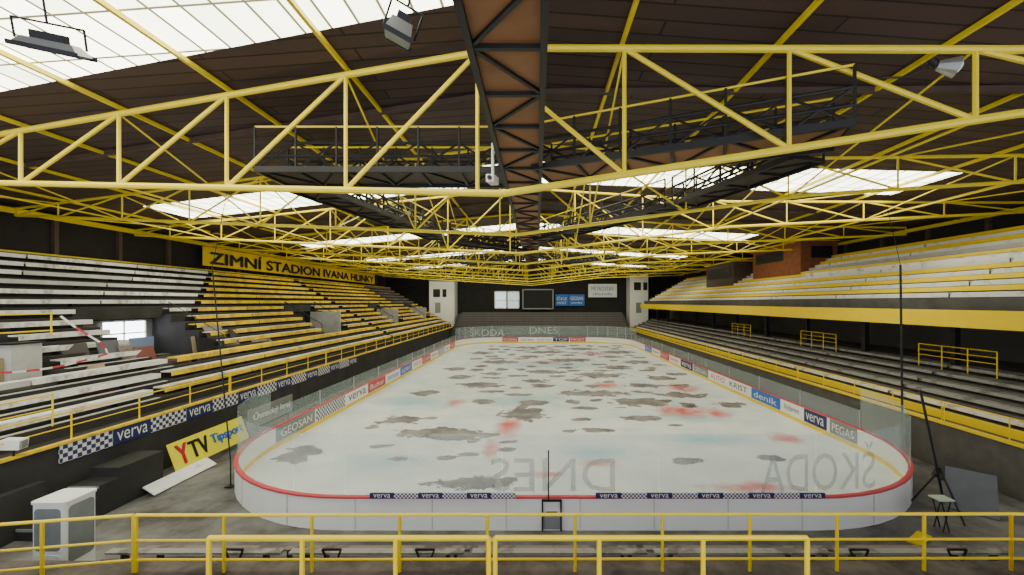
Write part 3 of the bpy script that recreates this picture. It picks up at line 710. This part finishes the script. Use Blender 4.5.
# ------------------------------------------------------------------ gantries
def gantry(a, b2, width, label, name="lighting_gantry", bay=1.5, rh=1.25, hrail=None, bar=0.05, deck=None):
    a = Vector(a); b2 = Vector(b2); d = (b2-a).normalized(); r = d.cross(Vector((0, 0, 1))).normalized(); L = (b2-a).length
    t = thing(name, tuple((a+b2)/2), label, "catwalk", "roof catwalks")
    build("deck", MB().beam(a+Vector((0, 0, 0.06)), b2+Vector((0, 0, 0.06)), width-0.1, 0.06), deck or deckwood, t)
    n = max(1, round(L/bay)); fr = MB()
    for s in (-1, 1): fr.beam(a+r*s*width/2, b2+r*s*width/2, 0.13, 0.2)
    for i in range(n+1):
        q = a.lerp(b2, i/n); fr.beam(q-r*width/2, q+r*width/2, 0.1, 0.12)
    for i in range(n):
        q = a.lerp(b2, i/n); q2 = a.lerp(b2, (i+1)/n); s = 1 if i % 2 else -1
        fr.beam(q-r*s*width/2, q2+r*s*width/2, 0.08, 0.08)
    build("steel_frame", fr, black, t)
    for s in (-1, 1):
        la = MB(); hr = MB(); e = r*s*width/2; u = Vector((0, 0, 1)); hl = rh*0.62
        for z in (hl*0.5, hl): la.tube(a+e+u*z, b2+e+u*z, bar, 6)
        for i in range(n+1):
            q = a.lerp(b2, i/n)+e; la.tube(q, q+u*rh, bar*0.9, 6)
        for i in range(n):
            q = a.lerp(b2, i/n)+e; q2 = a.lerp(b2, (i+1)/n)+e
            la.tube(q, q2+u*hl, bar*0.8, 5); la.tube(q+u*hl, q2, bar*0.8, 5)
        hr.tube(a+e+u*rh, b2+e+u*rh, 0.035, 6)
        build("lattice_guard", la, black, t); build("handrail", hr, hrail or yellow, t)
    return t
GZ = 12.1
GL = "decked lighting gantry with heavy black lattice guard and yellow handrail"
gantry((-0.55, -1, GZ), (-0.55, 82, GZ), 1.35, "long brown decked catwalk with black steel lattice down the roof centre", "central_catwalk", bay=1.7, rh=0.9, hrail=black)
gantry((-9.9, 15.2, GZ-0.05), (-1.3, 15.2, GZ-0.05), 1.9, GL, rh=1.5, deck=deckdark)
gantry((0.2, 14.9, GZ-0.05), (8.6, 11.4, GZ-0.05), 1.9, GL, rh=1.5)
gantry((-9.3, 16.4, GZ-0.15), (-7.0, 29.5, GZ-0.15), 1.5, GL, bar=0.06, deck=deckdark)
gantry((-7.0, 30.3, GZ-0.15), (-1.3, 36, GZ-0.15), 1.5, GL, bar=0.06, deck=deckdark)
gantry((8.6, 12.9, GZ-0.15), (6.9, 19, GZ-0.15), 1.3, GL, bar=0.05, deck=deckdark)
gantry((6.6, 19.5, GZ-0.15), (0.3, 30, GZ-0.15), 1.3, GL, bar=0.05, deck=deckdark)
gantry((-9.0, 48, GZ-0.15), (-1.3, 48, GZ-0.15), 1.5, GL, bar=0.06, deck=deckdark)
gantry((0.3, 47, GZ-0.15), (9, 45, GZ-0.15), 1.5, GL, bar=0.06, deck=deckdark)

# ------------------------------------------------------------------ lamps etc
def floodlight(loc, w, d, h, rot, top, label):
    t = thing("floodlight", (0, 0, 0), label, "floodlight", "hanging floodlights")
    hb = MB()
    hb.V += [Vector(v) for v in ((-w/2,-d/2,0),(w/2,-d/2,0),(w/2,d/2,0),(-w/2,d/2,0),(-w*0.38,-d*0.25,h),(w*0.38,-d*0.25,h),(w*0.38,d*0.25,h),(-w*0.38,d*0.25,h))]
    hb.F += [(3,2,1,0),(4,5,6,7),(0,1,5,4),(1,2,6,5),(2,3,7,6),(3,0,4,7)]
    build("housing", hb, lampgrey, t)
    build("front_glass", MB().box(-w*0.46, w*0.46, -d*0.45, d*0.45, -0.03, -0.005), greyprint, t)
    build("rim", MB().box(-w/2-0.03, w/2+0.03, -d/2-0.03, -d/2, -0.05, 0.04), black, t)
    build("rim", MB().box(-w/2-0.03, w/2+0.03, d/2, d/2+0.03, -0.05, 0.04), black, t)
    build("gear_box", MB().box(-w*0.25, w*0.25, -d*0.2, d*0.2, h, h+0.14), black, t)
    build("bracket", MB().poly([(-w/2-0.05, 0, 0.1), (-w/2-0.05, 0, h+0.3), (w/2+0.05, 0, h+0.3), (w/2+0.05, 0, 0.1)], 0.02), black, t)
    build("hanger", MB().tube((0, 0, h+0.3), (0, 0, h+top), 0.02), black, t)
    t.location = loc; t.rotation_euler = rot
    return t
floodlight((-9.45, 7.9, 12.3), 1.55, 0.28, 0.16, (0.3, 0.24, -0.1), 1.6, "long grey floodlight hanging near the skylight")
floodlight((-2.75, 8.0, 12.6), 0.5, 0.75, 0.3, (0.35, 0.3, 0.45), 2.0, "grey floodlight hanging from the roof")
bl_ = thing("bell_lamp", (10.3, 10.2, 13.3), "grey bell shaped lamp on a bracket arm", "lamp")
build("lamp_shade", MB().tube((10.55, 10.2, 13.3), (10.2, 10.35, 13.42), 0.25, 16, 0.11), steel, bl_)
build("lamp_neck", MB().tube((10.2, 10.35, 13.42), (10.1, 10.4, 13.62), 0.10, 12), black, bl_)
build("bulb", MB().tube((10.62, 10.18, 13.27), (10.56, 10.2, 13.3), 0.1, 12, 0.18), inkwhite, bl_)
build("arm", MB().poly([(10.1, 10.4, 13.5), (9.4, 10.4, 13.15), (8.9, 10.5, 13.2)], 0.025), black, bl_)
cam_ = thing("security_camera", (-1.45, 13.2, 11.2), "white housing camera under the gantry", "camera")
build("camera_housing", MB().beam((-1.5, 12.9, 11.35), (-1.4, 13.5, 11.4), 0.26, 0.24), plaster, cam_)
build("lens", MB().tube((-1.51, 12.83, 11.35), (-1.5, 12.9, 11.35), 0.07, 12), black, cam_)
build("camera_mount", MB().tube((-1.45, 13.3, 11.45), (-1.45, 13.3, 12.6), 0.05), plaster, cam_)

for xa, ya, za, xb, yb2, zb2 in ((16.75, 18.6, 1.0, 16.65, 18.6, 9.1), (-12.3, 16.3, 1.0, -13.2, 16.5, 8.8)):
    t = thing("net_pole", (xa, ya, 0), "thin dark pole holding the protective net cord", "pole", "net poles")
    build("pole", MB().poly([(xa, ya, 0), (xa, ya, za), (xb, yb2, zb2)], 0.045 if xa > 0 else 0.025), black, t)
    build("base_plate", MB().box(xa-0.15, xa+0.15, ya-0.15, ya+0.15, 0, 0.04), black, t)
    build("cord", MB().tube((xb, yb2, zb2), (xb-0.3*(1 if xa > 0 else -1), yb2+0.4, 12.0), 0.012), black, t)

t = thing("speaker_tripod", (14.3, 14.3, 0), "tall black telescopic tripod stand beside the boards", "tripod")
build("mast", MB().tube((14.3, 14.3, 0.5), (13.5, 14.3, 4.3), 0.04), black, t)
for an in (20, 140, 260):
    a = math.radians(an); build("leg", MB().tube((14.2, 14.3, 1.5), (14.3+0.9*math.cos(a), 14.3+0.9*math.sin(a), 0.0), 0.03), black, t)
build("collar", MB().tube((14.15, 14.3, 1.4), (14.1, 14.3, 1.6), 0.08), black, t)
t = thing("plywood_panel", (15.6, 14.0, 0), "grey plywood panel leaning on a trestle", "panel")
build("panel_face", MB().beam((15.2, 14.2, 0.0), (15.9, 14.9, 1.2), 1.3, 0.04), slate, t)
build("prop", MB().tube((15.9, 14.9, 1.1), (16.4, 15.2, 0), 0.03), black, t)
panel(16.9, 16.6, 0, 1.6, 0.9, -0.6, 0.0, darkc, "black board leaning against the terrace wall")
panel(12.0, 12.5, 0, 1.0, 0.5, 1.2, 1.0, yellow2, "small yellow board lying on the floor")
panel(16.3, 12.4, 0, 1.8, 0.8, -0.8, 0.3, seatbrown, "brown board lying beside the terrace wall")
t = thing("folding_table", (13.2, 12.9, 0), "small pale folding table with crossed legs", "table")
build("table_top", MB().box(12.9, 13.4, 13.0, 13.4, 1.0, 1.04), M("pale_green", (0.5, 0.6, 0.5)), t)
for x, y in ((13.0, 13.05), (13.3, 13.05), (13.0, 13.35), (13.3, 13.35)): build("leg", MB().tube((x, y, 1.0), (x+0.25*(1 if x < 13.1 else -1), y, 0), 0.02), black, t)
t = thing("storage_bench", (17.1, 12, 0), "low black bench beside the terrace wall", "bench")
build("seat_board", MB().box(16.8, 17.5, 9.0, 11.0, 0.42, 0.5), black, t)
for y in (9.2, 10.8): build("leg", MB().box(16.9, 17.4, y-0.05, y+0.05, 0, 0.42), black, t)

# white cabin
cb = thing("timekeeper_cabin", (-12.35, 10.75, 0), "white moulded plastic cabin with rounded window openings", "cabin")
def rpoly(a0_, a1_, b0_, b1_, r, n=5):
    out = []
    for ca, cb_, s in ((a1_-r, b0_+r, -90), (a1_-r, b1_-r, 0), (a0_+r, b1_-r, 90), (a0_+r, b0_+r, 180)):
        for i in range(n):
            t_ = math.radians(s+90*i/(n-1)); out.append((ca+r*math.cos(t_), cb_+r*math.sin(t_)))
    return out
def rbox(x0, x1, y0, y1, z0, z1, r=0.12):
    mb = MB(); q_ = rpoly(x0, x1, y0, y1, r); n = len(q_)
    mb.V = [Vector((q[0], q[1], z)) for z in (z0, z1) for q in q_]
    for i in range(n): mb.F.append((i, (i+1) % n, n+(i+1) % n, n+i))
    mb.F.append(tuple(range(n))); mb.F.append(tuple(n+i for i in range(n)))
    return mb
def pane(u0, u1, z0, z1, mk3):
    mb = MB(); q_ = rpoly(u0, u1, z0, z1, 0.1, 6); n = len(q_)
    for th in (0, 0.012): mb.V += [mk3(a, b_, th) for a, b_ in q_]
    for i in range(n): mb.F.append((i, (i+1) % n, n+(i+1) % n, n+i))
    mb.F.append(tuple(range(n))); mb.F.append(tuple(n+i for i in range(n)))
    return mb
cx0, cx1, cy0, cy1 = -12.6, -11.75, 10.1, 10.85
build("cabin_body", rbox(cx0, cx1, cy0, cy1, 0, 2.36, 0.09), boardwhite, cb)
build("cabin_roof", rbox(cx0-0.03, cx1+0.03, cy0-0.03, cy1+0.03, 2.36, 2.42, 0.12), boardwhite, cb)
build("window_pane", pane(cx0+0.1, cx1-0.1, 1.2, 2.25, lambda a, z, th: Vector((a, cy0-th, z))), cabglass, cb)
build("window_pane", pane(cy0+0.08, cy1-0.08, 0.85, 2.27, lambda a, z, th: Vector((cx1+th, a, z))), cabglass, cb)
build("lower_door_panel", pane(cx0+0.1, cx1-0.1, 0.1, 1.1, lambda a, z, th: Vector((a, cy0-th, z))), plaster, cb)

# ------------------------------------------------------------------ near terrace and railings
nearc = worn("near_concrete", (0.15, 0.12, 0.105), (0.045, 0.038, 0.034), 0.85, 1.2, 0.38, 0.62)
fd = build("near_terrace", MB().box(-14, 17.5, -3.5, 5.6, -0.02, 3.4).box(-14, 17.5, 5.6, 8.35, -0.02, 2.08), nearc); tag(fd, "brown stained concrete terrace at the near end", "grandstand")
lw = build("near_step", MB().box(-11, 12.5, 8.36, 9.3, -0.02, 1.4).box(-11, 12.5, 9.3, 10.25, -0.02, 0.9).box(-11, 12.5, 10.25, 11.2, -0.02, 0.4), nearc); tag(lw, "dark concrete steps descending at the near end", "step")
for i in range(5):
    x0 = -10.6+i*4.5
    for yb3, zb3, mt in ((9.95, 0.9, stepgrey), (10.9, 0.4, seatbrown)):
        t = thing("terrace_bench", (x0+2.1, yb3, zb3), "low greyish plank bench on the near steps", "bench", "benches on the near steps")
        build("seat_board", MB().box(x0, x0+4.3, yb3, yb3+0.2, zb3+0.3, zb3+0.35), mt, t)
        for xx in (x0+0.4, x0+3.9): build("leg", MB().box(xx-0.04, xx+0.04, yb3+0.03, yb3+0.17, zb3, zb3+0.3), black, t)
railing([(-12.5, 7.3, 0), (-7.95, 8.0, 0)], 3.2, [2.7, 2.32], 2.08, 1.7, 0.032, yellow2, "yellow tubular railing with three rails on the near terrace", "near terrace railings")
railing([(-7.9, 8.0, 0), (9.4, 8.05, 0), (12.5, 7.9, 0)], 3.2, [2.7, 2.32], 2.08, 1.7, 0.032, yellow2, "long yellow tubular railing with three rails on the near terrace", "near terrace railings")
railing([(-4.08, 5.05, 0), (-0.6, 5.05, 0)], 4.47, [], 3.4, 1.17, 0.03, yellow2, "yellow handrail section on the upper near terrace", "near terrace railings")
railing([(-0.52, 5.05, 0), (3.36, 5.05, 0)], 4.47, [], 3.4, 1.25, 0.03, yellow2, "yellow handrail section on the upper near terrace", "near terrace railings")
for x in (-6.5, -4.4, -2.4, 6.9, 9.0):
    t = thing("folding_bracket", (x, 8.7, 1.4), "black steel folding bracket with crossed legs", "bracket", "folding brackets on the near step")
    build("bracket_arm", MB().beam((x-0.2, 8.7, 2.1), (x+0.2, 8.7, 2.1), 0.04, 0.04), black, t)
    build("bracket_leg", MB().beam((x-0.2, 8.7, 2.1), (x+0.12, 8.7, 1.4), 0.035, 0.035), black, t)
    build("bracket_leg", MB().beam((x+0.2, 8.7, 2.1), (x-0.05, 8.7, 1.4), 0.035, 0.035), black, t)

for e in ALL:
    if "_o" in e: del e["_o"]

# ------------------------------------------------------------------ world, camera
w_ = bpy.data.worlds.new("World"); bpy.context.scene.world = w_; w_.use_nodes = True
bg = w_.node_tree.nodes["Background"]; bg.inputs[0].default_value = (0.90, 0.95, 1.0, 1); bg.inputs[1].default_value = 2.7
cd = bpy.data.cameras.new("camera"); co = bpy.data.objects.new("camera", cd); C.objects.link(co)
co.location = (0, 0, 7.4); co.rotation_euler = (math.pi/2, 0, 0)
cd.sensor_width = 36; cd.lens = 406/1024*36; cd.shift_x = -25/1024; cd.shift_y = 14.5/1024; cd.clip_start = 0.05; cd.clip_end = 500
bpy.context.scene.camera = co
